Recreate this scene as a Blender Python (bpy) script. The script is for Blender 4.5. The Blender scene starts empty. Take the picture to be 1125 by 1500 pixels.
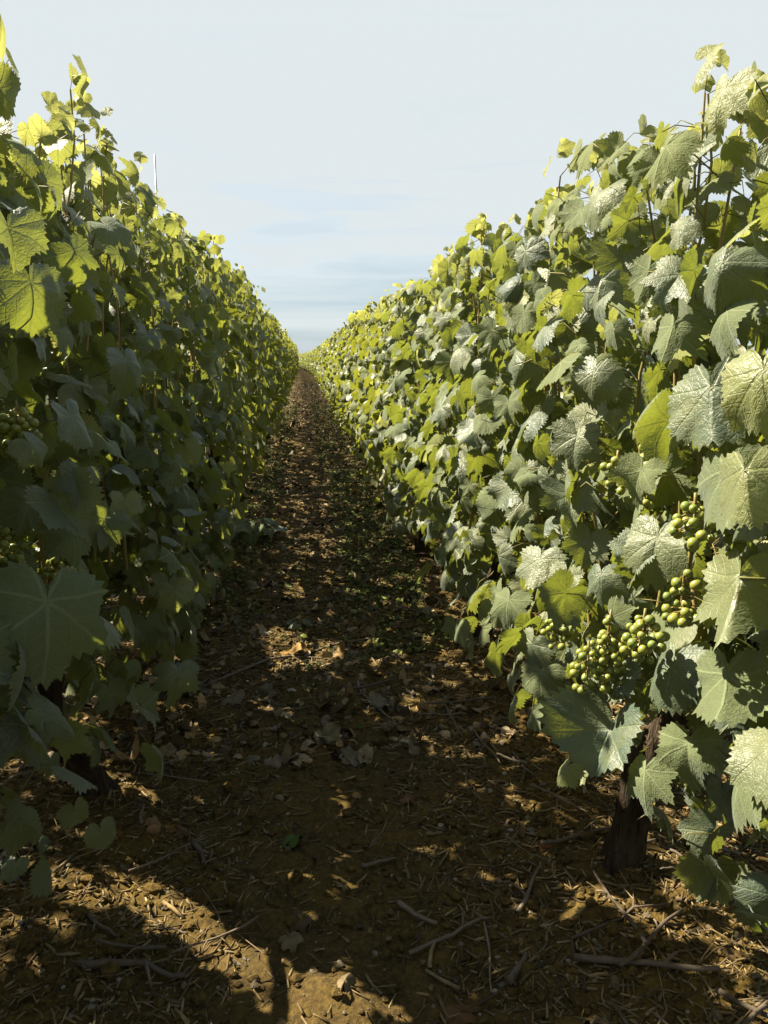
import bpy, math, random
import numpy as np
from mathutils import Vector, Matrix

# ------------------------------------------------------------------ camera, sky, sun, exposure
SC = bpy.context.scene
COL = SC.collection
CAM_H = 0.94
YAW = math.radians(5.8)          # turned a little to the right of the row direction
PITCH = math.radians(11.3)       # looking a little down
FPX = 1127.0                     # focal length in photo pixels (1125 x 1500)

cam_d = bpy.data.cameras.new("camera")
cam_d.sensor_fit = 'VERTICAL'
cam_d.sensor_height = 36.0
cam_d.lens = FPX / 1500.0 * 36.0
cam_d.clip_start = 0.02
cam_d.clip_end = 2000.0
cam = bpy.data.objects.new("camera", cam_d)
COL.objects.link(cam)
cam.location = (0, 0, CAM_H)
cam.rotation_euler = (math.radians(90) - PITCH, 0, -YAW)
SC.camera = cam

SUN_EL = math.radians(45)
_h = np.array([-0.86, 0.50]); _h /= np.linalg.norm(_h)
SUN = np.array([_h[0] * math.cos(SUN_EL), _h[1] * math.cos(SUN_EL), math.sin(SUN_EL)])   # towards the sun
sun_d = bpy.data.lights.new("sun", 'SUN')
sun_d.energy = 5.0
sun_d.angle = math.radians(0.5)
sun_d.color = (1.0, 0.90, 0.70)
sun = bpy.data.objects.new("sun", sun_d)
COL.objects.link(sun)
sun.rotation_euler = Vector(-SUN).to_track_quat('-Z', 'Y').to_euler()

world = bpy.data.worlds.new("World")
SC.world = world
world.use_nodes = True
wt = world.node_tree
wt.nodes.clear()
def wn(t, **k):
    n = wt.nodes.new(t)
    for a, b in k.items(): setattr(n, a, b)
    return n
wo = wn('ShaderNodeOutputWorld')
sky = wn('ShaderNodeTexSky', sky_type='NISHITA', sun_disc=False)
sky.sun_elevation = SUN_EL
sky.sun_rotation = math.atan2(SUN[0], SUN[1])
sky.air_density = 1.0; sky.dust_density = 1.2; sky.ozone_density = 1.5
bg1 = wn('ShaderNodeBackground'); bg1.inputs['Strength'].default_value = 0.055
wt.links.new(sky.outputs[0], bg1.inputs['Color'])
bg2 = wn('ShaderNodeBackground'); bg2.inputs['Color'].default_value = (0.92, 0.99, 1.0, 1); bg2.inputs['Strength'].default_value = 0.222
tc = wn('ShaderNodeTexCoord')
sep = wn('ShaderNodeSeparateXYZ'); wt.links.new(tc.outputs['Generated'], sep.inputs[0])
ramp = wn('ShaderNodeMapRange'); ramp.inputs['From Min'].default_value = 0.0; ramp.inputs['From Max'].default_value = 0.24
ramp.inputs['To Min'].default_value = 0.0; ramp.inputs['To Max'].default_value = 0.98; ramp.interpolation_type = 'SMOOTHSTEP'
wt.links.new(sep.outputs['Z'], ramp.inputs['Value'])
mp = wn('ShaderNodeMapping'); mp.inputs['Scale'].default_value = (1.6, 1.6, 15.0); mp.inputs['Rotation'].default_value = (0.05, 0.10, 0)
wt.links.new(tc.outputs['Generated'], mp.inputs['Vector'])
nz = wn('ShaderNodeTexNoise'); nz.inputs['Scale'].default_value = 2.1; nz.inputs['Detail'].default_value = 6; nz.inputs['Roughness'].default_value = 0.55
nz.inputs['Distortion'].default_value = 0.5
wt.links.new(mp.outputs[0], nz.inputs['Vector'])
mr = wn('ShaderNodeMapRange'); mr.inputs['From Min'].default_value = 0.40; mr.inputs['From Max'].default_value = 0.72
mr.inputs['To Min'].default_value = 0.0; mr.inputs['To Max'].default_value = 0.8
wt.links.new(nz.outputs['Fac'], mr.inputs['Value'])
add = wn('ShaderNodeMath', operation='ADD', use_clamp=True)
wt.links.new(ramp.outputs[0], add.inputs[0]); wt.links.new(mr.outputs[0], add.inputs[1])
cl = wn('ShaderNodeMix', data_type='RGBA')
wt.links.new(add.outputs[0], cl.inputs[0]); cl.inputs[6].default_value = (0.54, 0.69, 0.79, 1); cl.inputs[7].default_value = (0.90, 0.975, 1.0, 1)
wt.links.new(cl.outputs[2], bg2.inputs['Color'])
mix = wn('ShaderNodeMixShader')
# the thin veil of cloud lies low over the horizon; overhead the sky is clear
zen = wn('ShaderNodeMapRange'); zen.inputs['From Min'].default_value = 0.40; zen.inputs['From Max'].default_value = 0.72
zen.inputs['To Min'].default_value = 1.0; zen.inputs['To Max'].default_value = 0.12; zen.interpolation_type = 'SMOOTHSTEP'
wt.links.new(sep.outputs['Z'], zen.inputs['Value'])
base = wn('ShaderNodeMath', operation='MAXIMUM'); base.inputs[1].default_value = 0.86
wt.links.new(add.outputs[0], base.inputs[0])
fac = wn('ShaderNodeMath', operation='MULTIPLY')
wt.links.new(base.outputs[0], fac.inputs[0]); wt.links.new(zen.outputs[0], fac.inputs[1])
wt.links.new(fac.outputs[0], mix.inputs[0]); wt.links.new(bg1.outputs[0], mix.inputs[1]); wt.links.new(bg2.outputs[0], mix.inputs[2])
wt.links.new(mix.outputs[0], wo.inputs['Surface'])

SC.view_settings.view_transform = 'Standard'
SC.view_settings.look = 'None'
SC.view_settings.exposure = 1.92
SC.view_settings.gamma = 1.0
SC.view_settings.use_curve_mapping = False
SC.render.engine = 'CYCLES'
SC.cycles.max_bounces = 5
SC.cycles.diffuse_bounces = 1
SC.cycles.glossy_bounces = 2
SC.cycles.transmission_bounces = 3
SC.cycles.caustics_reflective = False
SC.cycles.caustics_refractive = False
SC.cycles.use_denoising = True

# ------------------------------------------------------------------ where things stand
R_CAM = np.array(cam.rotation_euler.to_matrix())
EYE = np.array([0, 0, CAM_H])
def ray(px, py):
    d = R_CAM @ np.array([(px - 562.5) / FPX, (750.0 - py) / FPX, -1.0])
    return d / np.linalg.norm(d)
def on_ground(px, py, z=0.0):
    d = ray(px, py); return EYE + d * ((z - CAM_H) / d[2])
def on_side(px, py, x):          # the point of the plane X = x that the sight line meets
    d = ray(px, py); return EYE + d * (x / d[0])

LEFT_X, RIGHT_X, STEP = -0.47, 0.55, 1.15

# ------------------------------------------------------------------ small numeric tools
def vnoise(x, y, seed=0):
    x = np.asarray(x, float); y = np.asarray(y, float)
    xi = np.floor(x).astype(np.int64); yi = np.floor(y).astype(np.int64)
    fx = x - xi; fy = y - yi
    fx = fx * fx * (3 - 2 * fx); fy = fy * fy * (3 - 2 * fy)
    def hsh(a, b):
        n = (a * 374761393 + b * 668265263 + seed * 974711) & 0x7fffffff
        n = ((n ^ (n >> 13)) * 1274126177) & 0x7fffffff
        n = (n ^ (n >> 16)) & 0x7fffffff
        return (n % 100003) / 100003.0
    return (hsh(xi, yi) * (1 - fx) + hsh(xi + 1, yi) * fx) * (1 - fy) + (hsh(xi, yi + 1) * (1 - fx) + hsh(xi + 1, yi + 1) * fx) * fy

def ground_z(x, y):
    x = np.asarray(x, float); y = np.asarray(y, float)
    near = np.clip(1.6 - np.hypot(x, y) / 12.0, 0, 1)
    z = 0.022 * (vnoise(x * 3.1, y * 3.1, 1) - .5) + 0.012 * (vnoise(x * 9, y * 9, 2) - .5)
    z = z + near * (0.013 * (vnoise(x * 26, y * 26, 3) - .5) + 0.008 * (vnoise(x * 61, y * 61, 4) - .5))
    for rx in (LEFT_X, RIGHT_X):
        z = z + 0.035 * np.exp(-((x - rx) / 0.17) ** 2)
    return z - 0.010

def norm(v):
    return v / np.maximum(np.linalg.norm(v, axis=-1, keepdims=True), 1e-9)

# ------------------------------------------------------------------ mesh buffers
class Buf:
    """Collects polygons with uv, tint and material index; build() links them as ONE mesh object."""
    def __init__(s):
        s.v = []; s.uv = []; s.t = []; s.tri = []; s.tm = []; s.quad = []; s.qm = []; s.n = 0
    def add(s, v, tris=None, quads=None, uv=None, tint=None, mat=0):
        v = np.asarray(v, float).reshape(-1, 3); n = len(v)
        s.v.append(v)
        s.uv.append(np.zeros((n, 2)) if uv is None else np.asarray(uv).reshape(-1, 2))
        s.t.append(np.broadcast_to(np.asarray((0.5, 0.5, 0.5) if tint is None else tint, float), (n, 3)))
        if tris is not None and len(tris):
            f = np.asarray(tris).reshape(-1, 3) + s.n; s.tri.append(f); s.tm.append(np.full(len(f), mat))
        if quads is not None and len(quads):
            f = np.asarray(quads).reshape(-1, 4) + s.n; s.quad.append(f); s.qm.append(np.full(len(f), mat))
        s.n += n
    def mesh(s, name, mats, smooth=True):
        v = np.concatenate(s.v); uv = np.concatenate(s.uv); t = np.concatenate(s.t)
        tri = np.concatenate(s.tri) if s.tri else np.zeros((0, 3), int)
        quad = np.concatenate(s.quad) if s.quad else np.zeros((0, 4), int)
        mi = np.concatenate([*(s.tm), *(s.qm)]) if (s.tm or s.qm) else np.zeros(0)
        me = bpy.data.meshes.new(name)
        loops = np.concatenate([tri.ravel(), quad.ravel()]).astype(np.int32)
        me.vertices.add(len(v)); me.vertices.foreach_set('co', v.astype(np.float32).ravel())
        me.loops.add(len(loops)); me.loops.foreach_set('vertex_index', loops)
        tot = np.concatenate([np.full(len(tri), 3), np.full(len(quad), 4)]).astype(np.int32)
        me.polygons.add(len(tot))
        me.polygons.foreach_set('loop_start', np.concatenate([[0], np.cumsum(tot)[:-1]]).astype(np.int32))
        me.polygons.foreach_set('loop_total', tot)
        me.polygons.foreach_set('material_index', mi.astype(np.int32))
        me.polygons.foreach_set('use_smooth', np.full(len(tot), smooth))
        for m in mats: me.materials.append(m)
        me.update(calc_edges=True)
        ul = me.uv_layers.new(name='UVMap'); ul.data.foreach_set('uv', uv[loops].astype(np.float32).ravel())
        at = me.attributes.new('tint', 'FLOAT_COLOR', 'POINT')
        at.data.foreach_set('color', np.concatenate([t, np.ones((len(t), 1))], 1).astype(np.float32).ravel())
        return me
    def build(s, name, mats, parent=None, smooth=True):
        return link(name, s.mesh(name, mats, smooth), parent)

def link(name, me, parent=None):
    o = bpy.data.objects.new(name, me); COL.objects.link(o)
    if parent is not None: o.parent = parent
    return o
def tag(o, label=None, cat=None, group=None, kind=None):
    if label: o['label'] = label
    if cat: o['category'] = cat
    if group: o['group'] = group
    if kind: o['kind'] = kind
    return o
def empty(name, loc):
    o = bpy.data.objects.new(name, None); COL.objects.link(o); o.location = loc; o.empty_display_size = 0.1
    return o

def tube(buf, pts, rad, sides=6, tint=None, mat=0, cap=True):
    """One bent tube."""
    pts = np.asarray(pts, float); m = len(pts)
    rad = np.broadcast_to(np.asarray(rad, float), (m,)) if np.ndim(rad) < 2 else np.asarray(rad)
    d = norm(np.gradient(pts, axis=0))
    ref = np.array([0.13, 0.97, 0.2]) if abs(d[:, 1]).mean() < .8 else np.array([0.97, 0.1, 0.2])
    a = norm(np.cross(d, ref)); b = np.cross(d, a)
    th = np.arange(sides) / sides * 2 * np.pi
    r = rad[:, None] if rad.ndim == 1 else rad
    ring = pts[:, None, :] + r[..., None] * (np.cos(th)[None, :, None] * a[:, None, :] + np.sin(th)[None, :, None] * b[:, None, :])
    k = np.arange(m - 1)[:, None] * sides; j = np.arange(sides)[None, :]; j2 = (j + 1) % sides
    q = np.stack([k + j, k + j2, k + sides + j2, k + sides + j], -1).reshape(-1, 4)
    v = ring.reshape(-1, 3); tris = []
    if cap:
        v = np.concatenate([v, pts[:1], pts[-1:]])
        jj = np.arange(sides); j3 = (jj + 1) % sides
        tris = np.concatenate([np.stack([np.full(sides, m * sides), j3, jj], -1), np.stack([np.full(sides, m * sides + 1), (m - 1) * sides + jj, (m - 1) * sides + j3], -1)])
    u = np.repeat(np.linspace(0, 1, m), sides); w = np.tile(np.arange(sides) / sides, m)
    uv = np.stack([w, u], -1)
    if cap: uv = np.concatenate([uv, [[0, 0], [0, 1]]])
    buf.add(v, tris, q, uv, tint, mat)

def sticks(buf, a, b, bow, rad, sides=4, tint=None, mat=0):
    """Many thin bowed sticks at once: a, b (n,3) ends, bow (n,3) middle offset, rad (n,) or (n,2)."""
    n = len(a); mid = (a + b) / 2 + bow
    P = np.stack([a, mid, b], 1)
    d = norm(b - a); ref = np.where(np.abs(d[:, 1:2]) < .8, np.array([[0.1, 0.98, 0.1]]), np.array([[0.98, 0.1, 0.1]]))
    u = norm(np.cross(d, ref)); w = np.cross(d, u)
    th = np.arange(sides) / sides * 2 * np.pi
    rad = np.asarray(rad, float); rr = np.stack([rad, rad * .92, rad * .8], 1) if rad.ndim == 1 else np.stack([rad[:, 0], rad.mean(1), rad[:, 1]], 1)
    ring = P[:, :, None, :] + rr[:, :, None, None] * (np.cos(th)[None, None, :, None] * u[:, None, None, :] + np.sin(th)[None, None, :, None] * w[:, None, None, :])
    k = np.arange(2)[:, None] * sides; j = np.arange(sides)[None, :]; j2 = (j + 1) % sides
    q = np.stack([k + j, k + j2, k + sides + j2, k + sides + j], -1).reshape(-1, 4)
    e = np.arange(sides)[None]; q2 = np.concatenate([q, e[:, ::-1], e + 2 * sides]) if sides == 4 else q
    V = 3 * sides
    Q = (q2[None] + (np.arange(n) * V)[:, None, None]).reshape(-1, 4)
    t = None if tint is None else np.repeat(np.asarray(tint), V, axis=0)
    uv = np.tile(np.stack([np.tile(np.arange(sides) / sides, 3), np.repeat([0, .5, 1], sides)], -1), (n, 1))
    buf.add(ring.reshape(-1, 3), None, Q, uv, t, mat)

# ------------------------------------------------------------------ vine leaf shape
_A = np.array([0, 12, 26, 40, 52, 64, 78, 92, 108, 126, 144, 160, 172, 180.])
_Rs = np.array([
    [1.00, .92, .80, .87, .95, .86, .74, .78, .80, .74, .66, .52, .30, .12],
    [1.00, .90, .70, .80, .92, .82, .64, .72, .78, .74, .62, .46, .26, .10],
    [0.96, .93, .86, .88, .92, .88, .82, .82, .82, .78, .70, .58, .36, .14],
    [1.04, .88, .62, .76, .94, .80, .58, .68, .76, .70, .60, .44, .24, .08]])
def leaf_shape(kind, N, R, seed):
    rg = np.random.default_rng(seed)
    th = -np.pi + (np.arange(N) + .5) / N * 2 * np.pi
    rl = _Rs[kind] * (1 + rg.normal(0, .035, _A.size)); rr = _Rs[kind] * (1 + rg.normal(0, .035, _A.size))
    deg = np.degrees(np.abs(th))
    r = np.where(th < 0, np.interp(deg, _A, rl), np.interp(deg, _A, rr))
    k = np.array([.25, .5, .25]); r = np.where(deg < 165, np.convolve(np.r_[r[-1], r, r[0]], k, 'valid'), r)
    rings = np.linspace(0, 1, R + 1)[1:] ** 0.9
    tooth = np.where(np.arange(N) % 2 == 0, 1.06, 0.95) if N >= 40 else np.where(np.arange(N) % 2 == 0, 1.03, .97)
    tooth = np.where(deg > 168, 1, tooth * (1 + rg.normal(0, .02, N)))
    rad = r[None] * rings[:, None]; rad[-1] *= tooth
    x = np.sin(th)[None] * rad; y = np.cos(th)[None] * rad
    xy = np.concatenate([[[0, 0]], np.stack([x, y], -1).reshape(-1, 2)])
    j = np.arange(N - 1); tris = np.stack([np.zeros(N - 1, int), 2 + j, 1 + j], -1)
    quads = []
    for i in range(R - 1):
        a = 1 + i * N
        quads.append(np.stack([a + j, a + j + 1, a + N + j + 1, a + N + j], -1))
    quads = np.concatenate(quads) if quads else np.zeros((0, 4), int)
    return xy, tris, quads
LODS = {'near': (72, 5, 4), 'mid': (26, 2, 4), 'far': (13, 1, 3)}
SHAPES = {k: [leaf_shape(i, n, r, 10 + i) for i in range(c)] for k, (n, r, c) in LODS.items()}

def leaves(buf, rg, pos, nrm, tip, size, tint, lod='near', mat=0, curl=1.0, uvoff=True):
    """pos: petiole joint (n,3); nrm: upper-side normal; tip: direction of the middle lobe; size: radius in metres."""
    n = len(pos)
    if n == 0: return
    nrm = norm(nrm); tip = norm(tip - (tip * nrm).sum(1, keepdims=True) * nrm); sd = np.cross(tip, nrm)
    which = rg.integers(0, len(SHAPES[lod]), n)
    for w in range(len(SHAPES[lod])):
        ix = np.where(which == w)[0]; m = len(ix)
        if not m: continue
        xy, tris, quads = SHAPES[lod][w]; V = len(xy)
        x = xy[None, :, 0] * rg.uniform(.92, 1.1, (m, 1)); y = xy[None, :, 1] * np.ones((m, 1))
        x = np.where(rg.random((m, 1)) < .5, -x, x)
        r = np.hypot(x, y); th = np.arctan2(x, y)
        fold = rg.normal(-.05, .36, (m, 1)) * curl; drape = rg.normal(.22, .22, (m, 1)) * curl; roll = rg.normal(0, .26, (m, 1)) * curl
        z = fold * np.abs(x) - drape * r ** 2 * .8 - np.clip(rg.normal(.22, .25, (m, 1)), -.2, .8) * curl * np.clip(y, 0, 2) ** 2.2 * .8 + roll * x * np.abs(x)
        z += curl * rg.uniform(.04, .16, (m, 1)) * r ** 2 * np.sin(3 * th + rg.uniform(0, 6.3, (m, 1)))
        z += curl * rg.uniform(.02, .10, (m, 1)) * r ** 3 * np.sin(7 * th + rg.uniform(0, 6.3, (m, 1)))
        z += curl * rg.uniform(.01, .035, (m, 1)) * r ** 4 * np.sin(15 * th + rg.uniform(0, 6.3, (m, 1)))
        if lod != 'far':
            a = np.abs(((th / 0.9076) + .5) % 1 - .5) * 2
            z += rg.uniform(.03, .085, (m, 1)) * np.clip(r, 0, .8) * a * np.clip(1.15 - r, 0, 1)
        if rg.random() < 1:    # some margins curl over
            cu = (rg.random((m, 1)) < .3) * rg.uniform(.3, .9, (m, 1)); sgn = np.sign(rg.normal(size=(m, 1)))
            z -= curl * cu * np.clip(sgn * x - .35, 0, 1) ** 1.5 * 1.4
        s = size[ix][:, None, None]
        v = pos[ix][:, None, :] + s * (x[..., None] * sd[ix][:, None, :] + y[..., None] * tip[ix][:, None, :] + z[..., None] * nrm[ix][:, None, :])
        off = (np.arange(m) * V)[:, None, None]
        buf.add(v.reshape(-1, 3), (tris[None] + off).reshape(-1, 3), (quads[None] + off).reshape(-1, 4),
                np.tile(xy * .4 + .5, (m, 1)), np.repeat(tint[ix], V, axis=0), mat)

# ------------------------------------------------------------------ materials
def mat(name):
    m = bpy.data.materials.new(name); m.use_nodes = True; t = m.node_tree; t.nodes.clear()
    return m, t
class G:
    """tiny node helper"""
    def __init__(s, t): s.t = t
    def n(s, typ, ins=None, **k):
        x = s.t.nodes.new(typ)
        for a, b in k.items(): setattr(x, a, b)
        for key, val in (ins or {}).items(): s.put(x.inputs[key], val)
        return x
    def put(s, sock, val):
        if hasattr(val, 'is_output'): s.t.links.new(val, sock)
        elif isinstance(val, bpy.types.Node): s.t.links.new(val.outputs[0], sock)
        else: sock.default_value = val
    def m(s, op, a, b=0.0, c=None, clamp=False):
        x = s.n('ShaderNodeMath', operation=op, use_clamp=clamp); s.put(x.inputs[0], a); s.put(x.inputs[1], b)
        if c is not None: s.put(x.inputs[2], c)
        return x.outputs[0]
    def rng(s, v, a, b, c=0.0, d=1.0, smooth=False):
        x = s.n('ShaderNodeMapRange'); 
        if smooth: x.interpolation_type = 'SMOOTHSTEP'
        for k, val in zip(('Value', 'From Min', 'From Max', 'To Min', 'To Max'), (v, a, b, c, d)): s.put(x.inputs[k], val)
        return x.outputs[0]
    def mix(s, f, a, b, mode='MIX'):
        x = s.n('ShaderNodeMix', data_type='RGBA', blend_type=mode)
        s.put(x.inputs[0], f); s.put(x.inputs[6], a); s.put(x.inputs[7], b)
        return x.outputs[2]
    def noise(s, scale, detail=3, vec=None, rough=.55):
        x = s.n('ShaderNodeTexNoise', {'Scale': scale, 'Detail': detail, 'Roughness': rough})
        if vec is not None: s.put(x.inputs['Vector'], vec)
        return x.outputs['Fac']
def C4(*c): return (*c, 1.0)

def leaf_material(name, top_a, top_b, under, young, glow, sheen=0.8, rough=(.44, .60), trans=.38, fine=True):
    M, t = mat(name); g = G(t)
    out = g.n('ShaderNodeOutputMaterial')
    uv = g.n('ShaderNodeUVMap', uv_map='UVMap').outputs[0]
    att = g.n('ShaderNodeAttribute', attribute_name='tint')
    sp = g.n('ShaderNodeSeparateColor', {0: att.outputs['Color']})
    rnd, yth, blm = sp.outputs[0], sp.outputs[1], sp.outputs[2]
    obj = g.n('ShaderNodeTexCoord').outputs['Object']
    col = g.mix(rnd, C4(*top_a), C4(*top_b))
    n1 = g.noise(55, 4, obj)
    col = g.mix(g.rng(n1, .35, .7, 0, .5), col, g.mix(.5, col, C4(.13, .145, .05)))
    col = g.mix(g.rng(g.noise(17, 4, obj, .6), .48, .72, 0, .55), col, C4(.165, .165, .045))
    col = g.mix(g.rng(g.noise(260, 2, obj, .6), .66, .74, 0, .35), col, C4(.24, .24, .17))
    geo = g.n('ShaderNodeNewGeometry')
    back = geo.outputs['Backfacing']
    wz0 = g.n('ShaderNodeTexNoise', {'Vector': uv, 'Scale': 3.5, 'Detail': 2.0}).outputs['Color']
    wv0 = g.n('ShaderNodeVectorMath', {0: wz0, 1: (.5, .5, .5)}, operation='SUBTRACT').outputs[0]
    wv1 = g.n('ShaderNodeVectorMath', {0: wv0, 'Scale': .07}, operation='SCALE').outputs[0]
    uvw = g.n('ShaderNodeVectorMath', {0: wv1, 1: uv}, operation='ADD').outputs[0]
    sv = g.n('ShaderNodeSeparateXYZ', {0: uvw})
    x = g.m('MULTIPLY', g.m('SUBTRACT', sv.outputs[0], .5), 2.5); y = g.m('MULTIPLY', g.m('SUBTRACT', sv.outputs[1], .5), 2.5)
    r = g.m('SQRT', g.m('ADD', g.m('MULTIPLY', x, x), g.m('MULTIPLY', y, y)))
    a = g.m('DIVIDE', g.m('ARCTAN2', x, y), 0.9076)
    da = g.m('MULTIPLY', g.m('SUBTRACT', a, g.m('ROUND', a)), 0.9076)
    off = g.m('ABSOLUTE', g.m('MULTIPLY', r, g.m('SINE', da)))
    along = g.m('MULTIPLY', r, g.m('COSINE', da))
    main = g.rng(g.m('SUBTRACT', off, g.m('MULTIPLY', g.m('SUBTRACT', 1.0, r), .012)), .006, .024, 1, 0, True)
    sec = g.m('SUBTRACT', along, g.m('MULTIPLY', off, .85))
    sf = g.m('DIVIDE', sec, .17); sd_ = g.m('ABSOLUTE', g.m('SUBTRACT', sf, g.m('ROUND', sf)))
    second = g.m('MULTIPLY', g.rng(sd_, .02, .09, .55, 0, True), g.rng(along, .1, .2, 0, 1))
    vein = g.m('MAXIMUM', main, second, clamp=True)
    veincol = g.mix(yth, C4(.16, .19, .08), C4(.28, .27, .08))
    col = g.mix(g.m('MULTIPLY', vein, .55), col, veincol)
    col = g.mix(yth, col, g.mix(g.m('MULTIPLY', vein, .4), C4(*young), veincol))
    ucol = g.mix(g.m('MULTIPLY', vein, .6), C4(*under), C4(.26, .30, .16))
    ucol = g.mix(g.m('MULTIPLY', yth, .8), ucol, C4(*young))
    # brown scorched specks on a few leaves
    sc = g.m('MULTIPLY', g.rng(g.noise(38, 3, obj), .66, .72, 0, 1), g.rng(rnd, .60, .85, 0, .8))
    col = g.mix(sc, col, C4(.16, .10, .035)); 
    base = g.mix(back, col, ucol)
    ht = g.m('MULTIPLY', vein, -.9)
    if fine:
        wz = g.n('ShaderNodeTexNoise', {'Vector': uv, 'Scale': 9.0, 'Detail': 3.0}).outputs['Color']
        wuv = g.mix(.12, uv, wz)
        vo = g.n('ShaderNodeTexVoronoi', {'Vector': wuv, 'Scale': 30.0, 'Randomness': 1.0}, feature='DISTANCE_TO_EDGE')
        cell = g.rng(vo.outputs['Distance'], 0.0, .22, 0, 1, True)
        vo2 = g.n('ShaderNodeTexVoronoi', {'Vector': wuv, 'Scale': 13.0, 'Randomness': 1.0}, feature='SMOOTH_F1')
        ht = g.m('ADD', ht, g.m('MULTIPLY', cell, .34)); ht = g.m('SUBTRACT', ht, g.m('MULTIPLY', vo2.outputs['Distance'], 1.3))
        base = g.mix(g.m('MULTIPLY', g.m('SUBTRACT', 1.0, cell), .30), base, g.mix(.5, base, veincol))
    bump = g.n('ShaderNodeBump', {'Strength': 0.42, 'Distance': 0.0024, 'Height': ht})
    ro = g.rng(g.noise(20, 2, obj), .3, .7, rough[0], rough[1])
    ro = g.rng(back, 0.0, 1.0, ro, .75)
    p = g.n('ShaderNodeBsdfPrincipled', {'Base Color': base, 'Roughness': ro, 'Normal': bump.outputs[0]})
    g.put(p.inputs['Specular IOR Level'], g.rng(back, 0.0, 1.0, sheen, .2))
    p.inputs['Sheen Weight'].default_value = .30; p.inputs['Sheen Roughness'].default_value = .42; p.inputs['Sheen Tint'].default_value = (.80, .92, 1.0, 1)
    tr = g.n('ShaderNodeBsdfTranslucent', {'Normal': bump.outputs[0]})
    tcol = g.mix(g.m('MULTIPLY', vein, .5), g.mix(yth, C4(*glow), C4(.47, .47, .13)), C4(.12, .14, .02))
    g.put(tr.inputs['Color'], tcol)
    mx = g.n('ShaderNodeMixShader', {0: g.rng(yth, 0, 1, trans, .50), 1: p.outputs[0], 2: tr.outputs[0]})
    t.links.new(mx.outputs[0], out.inputs['Surface'])
    return M

def simple(name, c1, c2, scale=30, rough=.75, bump=.4, dist=.002, spec=.3, detail=5, tint=False, stretch=None):
    M, t = mat(name); g = G(t); out = g.n('ShaderNodeOutputMaterial')
    obj = g.n('ShaderNodeTexCoord').outputs['Object']
    if stretch:
        obj = g.n('ShaderNodeMapping', {'Vector': obj, 'Scale': stretch}).outputs[0]
    f = g.rng(g.noise(scale, detail, obj, .65), .3, .7)
    col = g.mix(f, C4(*c1), C4(*c2))
    if tint:
        a = g.n('ShaderNodeAttribute', attribute_name='tint')
        col = g.mix(1.0, col, a.outputs['Color'], 'MULTIPLY')
    b = g.n('ShaderNodeBump', {'Strength': bump, 'Distance': dist, 'Height': g.noise(scale * 2, 5, obj)})
    p = g.n('ShaderNodeBsdfPrincipled', {'Base Color': col, 'Roughness': rough, 'Normal': b.outputs[0], 'Specular IOR Level': spec})
    t.links.new(p.outputs[0], out.inputs['Surface'])
    return M

M_LEAF = leaf_material('vine_leaf', (.056, .094, .070), (.150, .168, .068), (.135, .160, .075), (.26, .275, .070), (.215, .245, .026))
M_LEAF_FAR = leaf_material('vine_leaf_plain', (.062, .090, .030), (.185, .185, .048), (.145, .165, .06), (.28, .285, .06), (.255, .272, .022), fine=False)
M_PETIOLE = simple('petiole', (.10, .12, .03), (.17, .12, .04), 20, .5, .1)
M_CANE = simple('green_cane', (.16, .16, .05), (.25, .16, .06), 14, .55, .2, .001)
M_BARK = simple('vine_bark', (.018, .013, .009), (.095, .070, .045), 26, .95, 1.0, .02, .1, 10, stretch=(3.5, 3.5, .35))
M_TWIG = simple('dry_twig', (0.118, 0.089, 0.063), (0.222, 0.178, 0.133), 40, .85, .6, .002, .2, tint=True, stretch=(1, 1, 1))
M_CHIP = simple('bark_chip', (.085, .060, .030), (.205, .150, .072), 60, .9, .5, .002, .15, tint=True)
M_PEB = simple('pebble', (.13, .105, .065), (.26, .22, .15), 70, .8, .4, .001, .3, tint=True)
M_DEAD = simple('dead_leaf', (.085, .058, .028), (.215, .155, .078), 45, .75, .6, .002, .25, tint=True)
M_WEED = simple('weed_green', (.050, .066, .012), (.105, .118, .024), 25, .65, .3, .001, .15, tint=True)
M_STEEL = simple('galvanised_steel', (.10, .10, .10), (.18, .18, .18), 30, .45, .1, .001, .5)

def grape_material():
    M, t = mat('green_grape'); g = G(t); out = g.n('ShaderNodeOutputMaterial')
    info = g.n('ShaderNodeObjectInfo').outputs['Random']
    obj = g.n('ShaderNodeTexCoord').outputs['Object']
    col = g.mix(info, C4(.135, .18, .026), C4(.24, .25, .034))
    col = g.mix(g.rng(g.noise(180, 3, obj), .45, .75, 0, .45), col, C4(.31, .33, .15))
    p = g.n('ShaderNodeBsdfPrincipled', {'Base Color': col, 'Roughness': .34, 'Specular IOR Level': .5,
        'Subsurface Weight': .5, 'Subsurface Radius': (.9, .7, .2), 'Subsurface Scale': .003})
    t.links.new(p.outputs[0], out.inputs['Surface']); return M
M_GRAPE = grape_material()

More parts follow.
